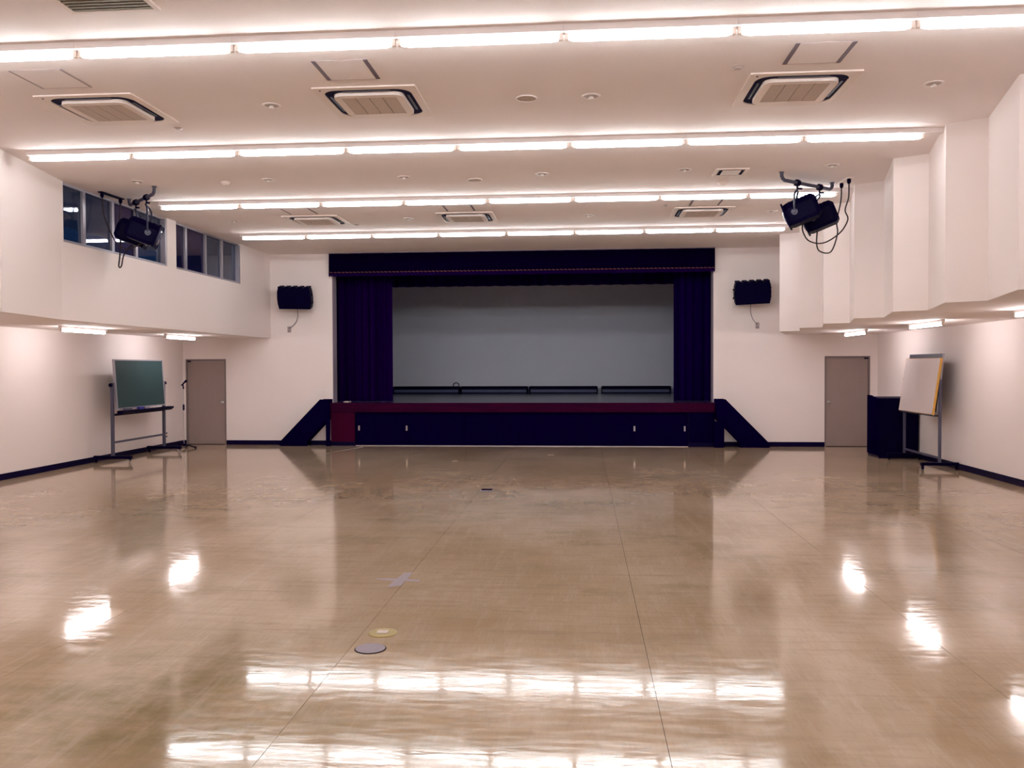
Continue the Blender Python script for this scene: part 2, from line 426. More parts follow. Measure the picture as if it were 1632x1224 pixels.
# curtains
def curtain(name, x0, x1, yc, z0, z1, amp, wl, m, label, cat='curtain', n=None, seed=0):
    rnd = random.Random(seed)
    n = n or int((x1 - x0) / wl * 8)
    ph = [rnd.uniform(0, 6.28) for _ in range(3)]
    def yy(x, k): return amp * (math.sin(2 * PI * x / wl + ph[0] + 0.5 * math.sin(x * 2.1 + ph[1])) * (0.7 + 0.3 * k) + 0.35 * math.sin(2 * PI * x / wl * 2.3 + ph[2]))
    cx = (x0 + x1) / 2
    rows = []
    for side in (0, 1):
        for zi in range(5):
            k = zi / 4
            z = z0 + (z1 - z0) * (1 - k if side else k)
            kk = 1 - k if side else k
            rows.append([(x0 + (x1 - x0) * i / n - cx, yy(x0 + (x1 - x0) * i / n, 1 - kk) + (0.012 if side else 0), z - z0) for i in range(n + 1)])
    b = MB(); R = [[b.bm.verts.new(p) for p in r] for r in rows]
    for j in range(len(R)):
        A = R[j]; B = R[(j + 1) % len(R)]
        for i in range(n): b.bm.faces.new((A[i], A[i + 1], B[i + 1], B[i]))
    for i in (0, n):
        b.bm.faces.new([r[i] for r in R])
    o = b.build(name, m, smooth=True); o.location = (cx, yc, z0)
    return tag(o, label, cat)
curtain('stage_curtain', -6.1, -4.37, 19.42, 0.952, 4.9, 0.055, 0.19, M['velvet_red'], 'dark purple stage curtain drawn to the left side of the backdrop', seed=1)
curtain('stage_curtain', 2.04, 3.4, 19.42, 0.952, 4.9, 0.055, 0.19, M['velvet'], 'dark indigo stage curtain drawn to the right side of the backdrop', seed=2)
curtain('border_curtain', -7.0, 4.3, 20.3, 3.66, 5.299, 0.05, 0.32, M['velvet'], 'dark border curtain hanging over the top of the backdrop', seed=3)

va = thing('valance', ((-5.6 + 2.83) / 2, 18.6, 3.79), 'dark indigo fringed valance hanging across the top of the stage opening', 'valance')
L = 2.83 + 5.6; n = 160
b = MB()
rows = []
for z, yo in ((0.0, -0.03), (0.24, -0.022), (0.465, -0.012), (0.465, 0.05), (0.0, 0.05)):
    rows.append([b.bm.verts.new((-L / 2 + L * i / n, yo + (0.010 * math.sin(i * 1.05) if yo < 0 else 0), z)) for i in range(n + 1)])
for j in range(5):
    A, B = rows[j], rows[(j + 1) % 5]
    for i in range(n): b.bm.faces.new((A[i], A[i + 1], B[i + 1], B[i]))
for i in (0, n): b.bm.faces.new([r[i] for r in rows])
b.build('cloth', M['valance'], va, smooth=True)
b = MB()
k = 96
for i in range(k):         # scalloped rope fringe
    xa = -L / 2 + L * i / k; xb = -L / 2 + L * (i + 1) / k; s = (xb - xa)
    b.loft([[(xa + s * t + 0.012 * math.cos(q), -0.050 + 0.014 * math.sin(q), 0.034 + 0.018 * math.sin(PI * t) + 0.010 * math.cos(q * 1.0)) for q in [2 * PI * w / 6 for w in range(6)]] for t in (0.05, 0.35, 0.65, 0.95)])
b.build('fringe_rope', M['fringe'], va)
b = MB()
for i in range(200):
    xa = -L / 2 + L * (i + 0.1) / 200
    b.box(xa, xa + L / 200 * 0.8, -0.046, -0.040, -0.045 + 0.008 * random.random(), 0.03)
fr = b.build('fringe_threads', M['velvet_red'], va); fr['kind'] = 'stuff'
MB().box(-L / 2, L / 2, -0.05, 0.06, 0.468, 0.479).build('top_rail', M['reveal'], va)

# strip lights along the foot of the backdrop
tr = thing('strip_light', (-4.6, 24.95, 0.95), '', 'strip light', 'horizon strip lights along the stage backdrop')
MB().box(-0.97, 0.97, -0.07, 0.14, 0.115, 0.21).build('housing', M['navy'], tr)
MB().box(-0.95, 0.95, -0.055, 0.10, 0.03, 0.115).build('trough_face', M['trough'], tr)
for sx in (-1, 1):
    MB().box(sx * 0.985 - 0.015, sx * 0.985 + 0.015, -0.09, 0.15, 0.0, 0.20).build('end_bracket', M['navy_matt'], tr)
MB().box(-0.97, 0.97, -0.06, 0.12, 0.0, 0.03).build('bottom_rail', M['navy_matt'], tr)
tr['label'] = 'dark strip light trough on the stage floor, leftmost of the four'
for x, w in ((-2.585, 'second from left of the four'), (-0.555, 'third from left of the four'), (1.55, 'rightmost of the four')):
    dup(tr, (x, 24.95, 0.95), 'dark strip light trough on the stage floor, ' + w)
cl = MB().tube([(0.085 * math.cos(t), 0.01 * math.sin(3 * t), 0.075 + 0.085 * math.sin(t)) for t in [PI * (-0.25 + 1.5 * i / 18) for i in range(19)]], 0.013, 6).xf(Matrix.Translation((0.90, -0.08, 0.158))).build('cable_loop', M['navy_matt'], tr, smooth=True)
pl = MB().prism(rrect(0.065, 0.10, 0.02), 'z', 0, 0.022).build('floor_plate', M['paletape'], bevel=0.004)
pl.location = (-5.30, 18.93, 0.951); tag(pl, 'small pale flat box lying on the left front edge of the stage', 'box')

# side stairs
def stairs(xe, sx, label, post_w):
    t = thing('stage_stairs', (xe, 18.69, 0), label, 'stairs')
    D = 0.30
    out = [(0, 1.03), (0.20, 1.03), (1.12, 0.09), (1.12, 0.0), (0.50, 0.0), (0.50, 0.10), (0.10, 0.52), (0.0, 0.62)]
    MB().prism([(sx * u, v) for u, v in out], 'y', -D, -D + 0.03).build('stringer', M['panel_dark'], t)
    MB().prism([(sx * u, v) for u, v in out], 'y', -0.03, -0.004).build('stringer', M['panel_dark'], t)
    for i in range(5):
        z = 0.95 * (i + 1) / 6; u = 0.92 - 0.17 * i
        a, c = sorted((sx * u, sx * (u - 0.2)))
        MB().box(a, c, -D + 0.03, -0.03, z - 0.03, z).build('tread', M['deck'], t)
    a, c = sorted((-sx * 0.035, sx * post_w))
    MB().box(a, c, -D - 0.03, -D, 0, 0.56 if post_w > 0.1 else 0.94).build('post', M['panel_dark'], t)
    return t
stairs(-5.57, -1, 'black side stairs sloping down to the left of the stage', 0.06)
stairs(2.825, 1, 'black side stairs sloping down to the right of the stage', 0.17)

# ------------------------------------------------------------------ fluorescent lights on the ceiling
PITCH = 1.2625; X0 = -6.405; TL = 1.186
ROWS = [(15.77, 'row nearest the stage'), (12.645, 'second row from the stage'), (9.53, 'third row from the stage'), (6.415, 'row nearest the camera'), (3.29, 'row overhead behind the frame edge'), (0.17, 'row above the camera')]
ORD = ['first', 'second', 'third', 'fourth', 'fifth', 'sixth', 'seventh', 'eighth']
def tube_mesh(name, L, r, m, parent, z):
    prof = [(0.008, -L / 2), (r * 0.55, -L / 2 + 0.002), (r * 0.85, -L / 2 + 0.025), (r, -L / 2 + 0.06), (r, L / 2 - 0.06), (r * 0.85, L / 2 - 0.025), (r * 0.55, L / 2 - 0.002), (0.008, L / 2)]
    o = MB().lathe(prof, 10, 'x', (0, 0, z)).build(name, m, parent, smooth=True); return o
def fixture():
    t = thing('fluorescent_light', (0, 0, H), 'x', 'ceiling light')
    MB().prism([(-0.058, 0.0), (0.058, 0.0), (0.058, -0.050), (-0.058, -0.050)], 'x', -PITCH / 2 + 0.001, PITCH / 2 - 0.001).build('body', M['white'], t)
    tube_mesh('tube', TL, 0.0255, M['tube'], t, -0.083)
    for s in (-1, 1):
        MB().box(s * (TL / 2 + 0.017) - 0.013, s * (TL / 2 + 0.017) + 0.013, -0.016, 0.016, -0.100, -0.050).build('lamp_holder', M['offwhite'], t)
    return t
fx = fixture(); first = True
for y, rn in ROWS:
    for i in range(8):
        loc = (X0 + TL / 2 + PITCH * i, y, H)
        if y > 9: lab = 'lit white fluorescent ceiling tube, %s from left in the %s' % (ORD[i], rn)
        elif y > 5: lab = ('lit white fluorescent ceiling tube, %s from left in the %s' % (ORD[i - 1], rn)) if i else 'lit white fluorescent tube beyond the left frame edge in the ' + rn
        else: lab = 'lit white fluorescent tube, %s from left in the %s' % (ORD[i], rn)
        g = 'fluorescent tubes in the ' + rn
        if first: fx.location = loc; fx['label'] = lab; fx['group'] = g; first = False
        else: dup(fx, loc, lab, g)
# blank trunking from the last lamps to the walls
n = 3
for y, rn in ROWS[:4]:
    a = X0 + TL / 2 - PITCH / 2; c = a + 8 * PITCH
    yr = (y - 9.33) % 1.51
    xr = 3.8 + (0.34 * yr / 1.31 if yr < 1.31 else 0.34 * (1.51 - yr) / 0.2)
    struct(MB().box(c, xr - 0.01, y - 0.058, y + 0.058, H - 0.05, H).build('trim_%d' % n, M['white']), 'blank light trunking at the right end of the ' + rn); n += 1

# aisle lights
def aisle_fixture():
    t = thing('aisle_light', (0, 0, SOF), 'x', 'ceiling light', 'fluorescent tubes under the aisle soffits')
    MB().prism([(-0.024, 0.0), (0.024, 0.0), (0.024, -0.035), (-0.024, -0.035)], 'y', -0.64, 0.64).build('body', M['white'], t)
    o = MB().lathe([(0.008, -0.59), (0.022, -0.585), (0.024, -0.56), (0.024, 0.56), (0.022, 0.585), (0.008, 0.59)], 10, 'y', (0, 0, -0.064)).build('tube', M['tube_low'], t, smooth=True)
    for s in (-1, 1):
        MB().box(-0.015, 0.015, s * 0.607 - 0.014, s * 0.607 + 0.014, -0.085, -0.035).build('lamp_holder', M['offwhite'], t)
    return t
af = aisle_fixture()
AISLE = [(-8.0, 13.15, 'lit tube under the left soffit, left of the green chalkboard'), (-8.0, 16.48, 'lit tube under the left soffit, above the microphone stand and chalkboard'),
          (5.2, 16.8, 'lit tube under the right soffit, in front of the right door'), (5.2, 13.45, 'lit tube under the right soffit, above the white board stand'),
          (5.2, 10.13, 'lit tube under the right soffit at the right frame edge'), (-8.0, 9.8, 'lit tube under the left soffit beyond the frame edge')]
for i, (x, y, lab) in enumerate(AISLE):
    if i == 0: af.location = (x, y, SOF); af['label'] = lab
    else: dup(af, (x, y, SOF), lab)

# ------------------------------------------------------------------ ceiling equipment
def ac():
    t = thing('ceiling_air_conditioner', (0, 0, H), 'x', 'air conditioner', 'cassette air conditioners in the ceiling')
    MB().ringband(rrect(0.475, 0.475, 0.012), rrect(0.405, 0.405, 0.14), -0.014, -0.001).build('frame', M['offwhite'], t, bevel=0.0)
    MB().prism(rrect(0.410, 0.410, 0.14), 'z', -0.004, -0.002).build('slot_shade_plate', M['slot'], t)  # flat dark plate painted in for the shade inside the outlet slot
    MB().ringband(rrect(0.325, 0.325, 0.09), rrect(0.255, 0.255, 0.015), -0.040, -0.006).build('inner_panel', M['offwhite'], t)
    for k in range(4):
        a = -0.255 + 0.1275 * k
        MB().box(a + 0.003, a + 0.1245, -0.253, 0.253, -0.038, -0.020).build('intake_grille', M['grille'], t)
    for k in range(4):
        f = MB().box(-0.22, 0.22, 0.352, 0.372, -0.016, -0.010)
        f.xf(Matrix.Rotation(PI / 2 * k, 4, 'Z')).build('air_flap', M['slate'], t)
    MB().lathe([(0.010, 0.0), (0.010, 0.004)], 8, 'z', (-0.41, -0.415, -0.018)).build('sensor', M['slot'], t)
    return t
a0 = ac()
for i, (x, y, lab) in enumerate(((-4.59, 8.03, 'near left'), (-1.96, 8.05, 'near middle'), (1.93, 8.03, 'near right'), (-4.53, 14.4, 'far left'), (-1.93, 14.37, 'far middle'), (1.95, 14.3, 'far right'))):
    l = 'ivory square ceiling cassette air conditioner, %s of the six' % lab
    if i == 0: a0.location = (x, y, H); a0['label'] = l
    else: dup(a0, (x, y, H), l)

def hatch(x, y, m, w, label):
    t = thing('access_hatch', (x, y, H), label, 'hatch', 'square access hatches in the ceiling')
    for s in (-1, 1):
        MB().box(s * (0.235 - w / 2) - w / 2, s * (0.235 - w / 2) + w / 2, -0.235, 0.235, -0.006, -0.001).build('side_strip', m, t)
        MB().box(-0.235 + w, 0.235 - w, s * 0.231 - 0.003, s * 0.231 + 0.003, -0.005, -0.001).build('edge_strip', M['hatch_pale'], t)
    MB().box(-0.232 + w, 0.232 - w, -0.226, 0.226, -0.005, -0.001).build('hatch_panel', M['ceiling'], t)
hatch(-4.61, 7.14, M['hatch_pale'], 0.018, 'pale framed ceiling hatch in front of the near left air conditioner')
hatch(-1.99, 7.16, M['hatch_strip'], 0.034, 'dark edged ceiling hatch in front of the near middle air conditioner')
hatch(1.91, 7.13, M['hatch_strip'], 0.034, 'dark edged ceiling hatch in front of the near right air conditioner')
hatch(-4.56, 13.55, M['hatch_strip'], 0.03, 'ceiling hatch in front of the far left air conditioner')
hatch(-1.95, 13.53, M['hatch_strip'], 0.03, 'ceiling hatch in front of the far middle air conditioner')
hatch(1.91, 13.46, M['hatch_strip'], 0.03, 'ceiling hatch in front of the far right air conditioner')

def downlight():
    t = thing('downlight', (0, 0, H), 'x', 'downlight', 'small unlit round downlights in the ceiling')
    c = [(math.cos(2 * PI * i / 24), math.sin(2 * PI * i / 24)) for i in range(24)]
    MB().ringband([(0.088 * x, 0.088 * y) for x, y in c], [(0.066 * x, 0.066 * y) for x, y in c], -0.008, -0.001).build('trim_ring', M['white'], t)
    MB().lathe([(0.066, -0.001), (0.066, -0.004)], 20, 'z').build('cup', M['cup'], t)
    MB().lathe([(0.012, -0.004), (0.020, -0.012), (0.026, -0.022), (0.020, -0.032), (0.002, -0.036)], 12, 'z').build('bulb', M['bulb'], t, smooth=True)
    return t
dl = downlight()
DL = [(-2.975, 8.05, 'right of the near left air conditioner'), (0.088, 8.06, 'between the near middle and near right air conditioners'), (3.146, 7.99, 'right of the near right air conditioner'),
      (-6.0, 11.15, 'above the left window'), (-4.195, 11.21, 'second from the left wall, behind the third lamp row'), (-2.356, 11.24, 'third from the left wall, behind the third lamp row'),
      (-0.519, 11.24, 'at mid room behind the third lamp row'), (1.317, 11.18, 'left of the small square vent'), (3.146, 11.12, 'near the right spotlight rail'),
      (-5.97, 14.3, 'left of the far left air conditioner'), (-2.94, 14.38, 'between the far left and far middle air conditioners'), (0.11, 14.4, 'between the far middle and far right air conditioners'), (3.1, 14.3, 'right of the far right air conditioner')]
for i, (x, y, w) in enumerate(DL):
    l = 'small round unlit ceiling downlight ' + w
    if i == 0: dl.location = (x, y, H); dl['label'] = l
    else: dup(dl, (x, y, H), l)
def disc(name, x, y, r, h, label, cat, m=None, dome=False):
    prof = [(r, -0.001), (r, -h * 0.5), (r * 0.9, -h)] + ([(r * 0.6, -h * 1.6), (r * 0.55, -h * 2.2), (r * 0.05, -h * 2.4)] if dome else [(r * 0.86, -h * 0.8), (0.002, -h * 0.8)])
    t = thing(name, (x, y, H), label, cat)
    MB().lathe(prof, 24, 'z').build('cover', m or M['offwhite'], t, smooth=dome)
    return t
def speaker_disc(x, y, label):
    t = thing('ceiling_speaker', (x, y, H), label, 'speaker', 'round flush ceiling speakers')
    c = [(math.cos(2 * PI * i / 24), math.sin(2 * PI * i / 24)) for i in range(24)]
    MB().ringband([(0.1 * u, 0.1 * v) for u, v in c], [(0.09 * u, 0.09 * v) for u, v in c], -0.012, -0.001).build('rim', M['white'], t)
    MB().lathe([(0.09, -0.002), (0.09, -0.007), (0.002, -0.009)], 24, 'z').build('mesh_cover', M['grille'], t)
speaker_disc(-0.517, 8.06, 'round flat beige ceiling speaker beside the near middle downlight')
speaker_disc(-1.44, 11.5, 'round flat ceiling speaker before the second lamp row at mid room')
disc('smoke_detector', -4.83, 11.3, 0.06, 0.02, 'white domed smoke detector on the ceiling, right of the left spotlights', 'smoke detector', dome=True)
disc('smoke_detector', 1.94, 12.0, 0.07, 0.02, 'white domed smoke detector on the ceiling behind the small square vent', 'smoke detector', dome=True)
disc('sprinkler_head', 1.314, 7.40, 0.06, 0.008, 'small round ceiling fitting left of the near right hatch', 'ceiling fitting', M['cup'], dome=True)
disc('sprinkler_head', -4.234, 8.72, 0.045, 0.008, 'small round ceiling fitting behind the near left air conditioner', 'ceiling fitting', M['cup'], dome=True)
disc('sprinkler_head', 1.30, 13.63, 0.04, 0.008, 'small round ceiling fitting left of the far right air conditioner', 'ceiling fitting', M['cup'], dome=True)
disc('sprinkler_head', -3.99, 14.93, 0.05, 0.008, 'small round ceiling fitting at the corner of the far left air conditioner', 'ceiling fitting', M['cup'], dome=True)

v = thing('ceiling_vent', (1.93, 11.37, H), 'small square ceiling vent with dark slots before the second lamp row', 'vent')
MB().ringband(rrect(0.21, 0.21, 0.008, 2), rrect(0.165, 0.165, 0.008, 2), -0.014, -0.001).build('frame', M['offwhite'], v)
MB().box(-0.165, 0.165, -0.165, 0.165, -0.005, -0.002).build('slot', M['slot'], v)
MB().box(-0.115, 0.115, -0.115, 0.125, -0.020, -0.005).build('centre_plate', M['offwhite'], v, bevel=0.004)
v = thing('ceiling_vent', (-3.265, 5.50, H), 'brown slatted ceiling vent cut off at the top left of the frame', 'vent')
MB().ringband(rrect(0.325, 0.325, 0.008, 2), rrect(0.29, 0.29, 0.008, 2), -0.018, -0.001).build('frame', M['offwhite'], v)
MB().box(-0.29, 0.29, -0.29, 0.29, -0.006, -0.002).build('backing', M['brown_grille'], v)
for k in range(13):
    y = -0.27 + 0.045 * k
    MB().box(-0.29, 0.29, y - 0.012, y + 0.012, -0.017, -0.006).build('slat', M['brown_grille'], v)

# ------------------------------------------------------------------ spotlights
def spotlight(loc, aim, label, group, hang):
    """loc = body centre, aim = unit-ish direction, hang = point of the pipe above"""
    t = thing('stage_spotlight', loc, label, 'spotlight', group)
    d = Vector(aim).normalized(); zz = Vector((0, 0, 1)); s = d.cross(zz).normalized(); u = s.cross(d)
    R = Matrix((( d.x, s.x, u.x, 0), (d.y, s.y, u.y, 0), (d.z, s.z, u.z, 0), (0, 0, 0, 1)))
    prof = [(-0.135, -0.17), (0.135, -0.17), (0.15, -0.12), (0.15, 0.08), (0.09, 0.17), (-0.09, 0.17), (-0.15, 0.08), (-0.15, -0.12)]
    def sec(x, k): return [(x, a * k, c * k) for a, c in prof]
    R = R @ Matrix.Scale(0.93, 4)
    body = MB().loft([sec(-0.25, 0.72), sec(-0.215, 0.92), sec(-0.19, 1.0), sec(0.15, 1.0), sec(0.20, 0.93)]).xf(R).build('housing', M['navy'], t)
    MB().box(0.20, 0.225, -0.175, 0.175, -0.175, 0.175).xf(R).build('front_frame', M['navy_matt'], t)
    MB().lathe([(0.125, 0.226), (0.11, 0.236), (0.06, 0.246), (0.001, 0.25)], 20, 'x').xf(R).build('lens', M['lens'], t, smooth=True)
    for sy in (-1, 1):
        for k in range(6):
            MB().box(-0.16 + k * 0.05, -0.135 + k * 0.05, sy * 0.150 - 0.004, sy * 0.150 + 0.004, -0.115, -0.055).xf(R).build('cooling_fin', M['navy'], t)
    for k in range(5):
        MB().box(-0.15 + k * 0.06, -0.115 + k * 0.06, -0.075, 0.075, 0.168, 0.178).xf(R).build('top_louver', M['navy_light'], t)
    for sy in (-1, 1):
        MB().lathe([(0.045, sy * 0.152), (0.045, sy * 0.165), (0.018, sy * 0.167), (0.018, sy * 0.195), (0.001, sy * 0.196)], 16, 'y', (0.08, 0, 0)).xf(R).build('pivot_knob', M['slate'] if sy * s.y < 0 else M['navy'], t)
    # yoke: vertical arms from the pivots to a bridge under the clamp
    hp = Vector(hang) - Vector(loc)
    p1 = R @ Vector((0.08, 0.18, 0)); p2 = R @ Vector((0.08, -0.18, 0))
    top = Vector((hp.x, hp.y, hp.z - 0.11))
    q1 = Vector((p1.x, p1.y, top.z - 0.07)); q2 = Vector((p2.x, p2.y, top.z - 0.07))
    MB().tube(smooth_path([p1, q1 * 0.6 + p1 * 0.4, q1, top + (q1 - q2) * 0.22, top, top - (q1 - q2) * 0.22, q2, q2 * 0.6 + p2 * 0.4, p2], 4), 0.014, 6).build('yoke', M['navy_light'], t)
    c = MB().lathe([(0.044, -0.025), (0.044, 0.025)], 14, 'x')
    ax = Vector((hang[2] and 0.76, 0.65, 0)) if False else None
    c.xf(Matrix.Translation(hp) @ Matrix.Rotation(math.atan2(0.73, 0.85 if hang[0] > 0 else -0.88), 4, 'Z'))
    c.cyl((hp.x, hp.y, hp.z - 0.03), (hp.x, hp.y, top.z - 0.01), 0.012, n=8)
    c.cyl((hp.x, hp.y, hp.z - 0.075), (hp.x + 0.06, hp.y - 0.02, hp.z - 0.085), 0.012, n=8)
    c.build('clamp', M['navy'], t)
    return t
def rail(A, B, label):
    A = Vector(A); B = Vector(B)
    t = thing('lighting_rail', tuple(A), label, 'rail')
    d = B - A; z = -0.10; u = d.normalized()
    pts = [(0, 0, -0.012), (0, 0, z + 0.05)] + [tuple(u * 0.02 + Vector((0, 0, z + 0.02))), tuple(u * 0.06 + Vector((0, 0, z)))]
    pts += [tuple(d - u * 0.06 + Vector((0, 0, z))), tuple(d - u * 0.02 + Vector((0, 0, z + 0.02))), tuple(d + Vector((0, 0, z + 0.05))), tuple(d + Vector((0, 0, -0.012)))]
    MB().tube(pts, 0.024, 10).build('pipe', M['slate'], t, smooth=True)
    for p in (Vector((0, 0, 0)), d):
        MB().lathe([(0.034, -0.001), (0.034, -0.010)], 14, 'z', tuple(p)).build('flange', M['slate'], t)
    return lambda k: tuple(A + d * k + Vector((0, 0, z)))
g = rail((2.60, 11.45, H), (3.45, 12.18, H), 'grey bent pipe rail on the ceiling holding the right pair of spotlights')
h1 = g(0.30); h2 = g(0.74)
R1 = (2.90, 11.66, 3.795); R2 = (3.235, 12.02, 3.765)
sp1 = spotlight(R1, (-0.9, 0.30, -0.36), 'dark spotlight with grey round knob, left one of the right ceiling pair', 'stage spotlights hung on rails', h1)
sp2 = spotlight(R2, (-0.9, 0.30, -0.36), 'dark spotlight behind, right one of the right ceiling pair', 'stage spotlights hung on rails', h2)
g = rail((-5.93, 11.48, H), (-6.74, 12.29, H), 'grey bent pipe rail on the ceiling by the left window')
l1 = g(0.30); l2 = g(0.72)
L1 = (-6.21, 11.72, 3.68); L2 = (-6.56, 12.08, 3.72)
sp3 = spotlight(L1, (0.9, 0.30, -0.36), 'dark spotlight nearer the room, right one of the left ceiling pair', 'stage spotlights hung on rails', l1)
sp4 = spotlight(L2, (0.9, 0.30, -0.36), 'dark spotlight nearer the window, left one of the left ceiling pair', 'stage spotlights hung on rails', l2)

def socket_bar(x0, y0, x1, y1, label, m):
    c = Vector(((x0 + x1) / 2, (y0 + y1) / 2, H)); d = Vector((x1 - x0, y1 - y0, 0)); L = d.length; a = math.atan2(d.y, d.x)
    t = thing('ceiling_socket', tuple(c), label, 'socket', rz=a)
    MB().box(-L / 2, L / 2, -0.035, 0.035, -0.015, -0.001).build('plate', m, t)
    for s in (-1, 1):
        MB().lathe([(0.024, -0.015), (0.026, -0.03), (0.026, -0.06), (0.012, -0.085)], 10, 'z', (s * (L / 2 - 0.05), 0, 0)).build('plug', M['navy_matt'], t)
socket_bar(3.57, 12.22, 3.59, 11.84, 'pale ceiling socket strip with two plugs beside the right spotlights', M['offwhite'])
socket_bar(-6.86, 11.72, -6.84, 12.28, 'dark ceiling socket strip with plugs over the left window', M['navy'])
def cable(pts, r, sp):
    MB().tube(smooth_path([tuple(Vector(p) - sp.location) for p in pts], 6), r, 6).build('power_cable', M['cable'], sp, smooth=True)
cable([(3.572, 12.17, 4.18), (3.56, 12.16, 4.0), (3.49, 12.1, 3.72), (3.50, 12.1, 3.55), (3.40, 12.05, 3.30), (3.24, 12.0, 3.30), (3.19, 11.98, 3.40), (3.20, 11.98, 3.60)], 0.009, sp2)
cable([(3.588, 11.89, 4.18), (3.58, 11.88, 4.0), (3.53, 11.86, 3.83), (3.56, 11.84, 3.70), (3.45, 11.82, 3.52), (3.22, 11.75, 3.38), (3.02, 11.7, 3.40), (2.93, 11.67, 3.52), (2.92, 11.66, 3.63)], 0.009, sp1)
cable([(-6.842, 12.23, 4.18), (-6.84, 12.2, 3.95), (-6.80, 12.15, 3.70), (-6.79, 12.1, 3.40), (-6.78, 12.05, 3.24), (-6.74, 12.05, 3.24), (-6.70, 12.05, 3.40), (-6.60, 12.08, 3.55)], 0.011, sp4)
cable([(-6.858, 11.77, 4.18), (-6.84, 11.78, 3.95), (-6.74, 11.75, 3.72), (-6.62, 11.73, 3.52), (-6.45, 11.72, 3.44), (-6.25, 11.72, 3.52)], 0.009, sp3)

# ------------------------------------------------------------------ wall speakers and outlets
def wall_speaker(x, zc, lean, label, ox, oz):
    t = thing('wall_speaker', (x, 18.44, zc), label, 'speaker', 'black loudspeakers on the stage wall')
    R = Matrix.Rotation(lean, 4, 'Y') @ Matrix.Rotation(math.radians(14), 4, 'X')
    hw_, hh = 0.375, 0.235
    out = [(-0.35, -hh), (0.35, -hh), (hw_, -0.12), (hw_ + 0.005, 0.0), (hw_ - 0.005, 0.15), (0.345, hh), (-0.345, hh), (-hw_ + 0.005, 0.15), (-hw_ - 0.005, 0.0), (-hw_, -0.12)]
    def sec(y, k): return [(a * k, y, c * (0.5 + 0.5 * k)) for a, c in out]
    MB().loft([sec(-0.17, 0.98), sec(-0.15, 1.0), sec(0.05, 0.97), sec(0.16, 0.6)]).xf(R).build('cabinet', M['navy'], t)
    MB().prism([(a * 0.9, c * 0.86) for a, c in out], 'y', -0.182, -0.168).xf(R).build('grille', M['navy_matt'], t)
    for k in range(5):
        MB().box(-0.30 + 0.15 * k - 0.045, -0.30 + 0.15 * k + 0.045, -0.16, 0.04, hh, hh + 0.022).xf(R).build('top_rib', M['navy_matt'], t)
    for s in (-1, 1):
        for z in (-0.10, 0.08):
            MB().lathe([(0.018, s * 0.36), (0.018, s * 0.395), (0.010, s * 0.40)], 8, 'x', (0, -0.06, z)).xf(R).build('side_knob', M['navy_matt'], t)
    MB().box(-0.09, 0.09, 0.10, 0.258, -0.05, 0.05).build('bracket', M['navy'], t)
    MB().tube(smooth_path([(0.0, 0.05, -0.20), ((ox - x) * 0.06, 0.15, -0.34), ((ox - x) * 0.22, 0.22, -0.47), ((ox - x) * 0.52, 0.235, -0.585), (ox - x, 0.240, oz - zc + 0.02)], 6), 0.006, 6).build('cable', M['slate'], t)
    o = thing('wall_outlet', (ox, YB, oz), 'small white wall outlet below the ' + ('left' if x < 0 else 'right') + ' speaker', 'outlet')
    MB().box(-0.04, 0.04, -0.008, -0.001, -0.065, 0.065).build('plate', M['hatch_pale'], o, bevel=0.002)
    MB().box(-0.018, 0.018, -0.018, -0.008, 0.0, 0.035).build('plug', M['cup'], o)
    MB().box(-0.03, 0.03, -0.010, -0.008, -0.056, -0.044).build('slot', M['hatch_strip'], o)
wall_speaker(-6.30, 3.285, 0.02, 'black loudspeaker on the stage wall, left of the stage opening', -6.55, 2.59)
wall_speaker(3.57, 3.295, -0.045, 'black loudspeaker on the stage wall, right of the stage opening', 3.745, 2.60)
o = thing('wall_outlet', (XL, 17.87, 0.285), 'small dark slotted outlet low on the left wall beside the chalkboard', 'outlet')
MB().box(0.001, 0.008, -0.04, 0.04, -0.065, 0.065).build('plate', M['offwhite'], o)
MB().box(0.008, 0.012, -0.025, 0.025, 0.02, 0.05).box(0.008, 0.012, -0.025, 0.025, -0.05, -0.02).build('socket', M['navy'], o)

# ------------------------------------------------------------------ chalkboard
def caster(parent, x, y, s=1):
    MB().lathe([(0.010, -0.014), (0.034, -0.012), (0.034, 0.012), (0.010, 0.014)], 14, 'x', (x, y, 0.035)).build('caster_wheel', M['steel'] if s else M['navy_matt'], parent)
c = thing('chalkboard', (-8.6, 16.0, 0), 'green rolling chalkboard with grey frame by the left wall', 'chalkboard')
for y in (-1.0, 0.93):
    MB().box(-0.025, 0.025, y - 0.025, y + 0.025, 0.10, 1.47).build('post', M['slate'], c)
    f = MB().box(-0.36, 0.36, y - 0.032, y + 0.032, 0.075, 0.13).build('foot', M['navy'], c)
    for x in (-0.32, 0.32):
        caster(f, x, y, x > 0)
        MB().box(x - 0.02, x + 0.02, y - 0.012, y + 0.012, 0.035, 0.078).build('caster_fork', M['navy_matt'], f)
    MB().lathe([(0.02, 0.0), (0.035, 0.01), (0.035, 0.04), (0.015, 0.05)], 12, 'y', (0.0, y + (-0.075 if y < 0 else 0.025), 1.43)).build('pivot_knob', M['navy'], c)
MB().box(-0.015, 0.015, -0.975, 0.905, 0.355, 0.39).build('crossbar', M['slate'], c)
MB().box(-0.015, 0.015, -0.975, 0.905, 0.86, 0.90).build('crossbar', M['navy'], c)
Rt = Matrix.Translation((0.02, -0.035, 1.44)) @ Matrix.Rotation(math.radians(-3.4), 4, 'Y')
bw, bh = 0.915, 0.465
MB().box(-0.012, 0.012, -bw + 0.025, bw - 0.025, -bh + 0.02, bh - 0.02).xf(Rt).build('board', M['chalk'], c)
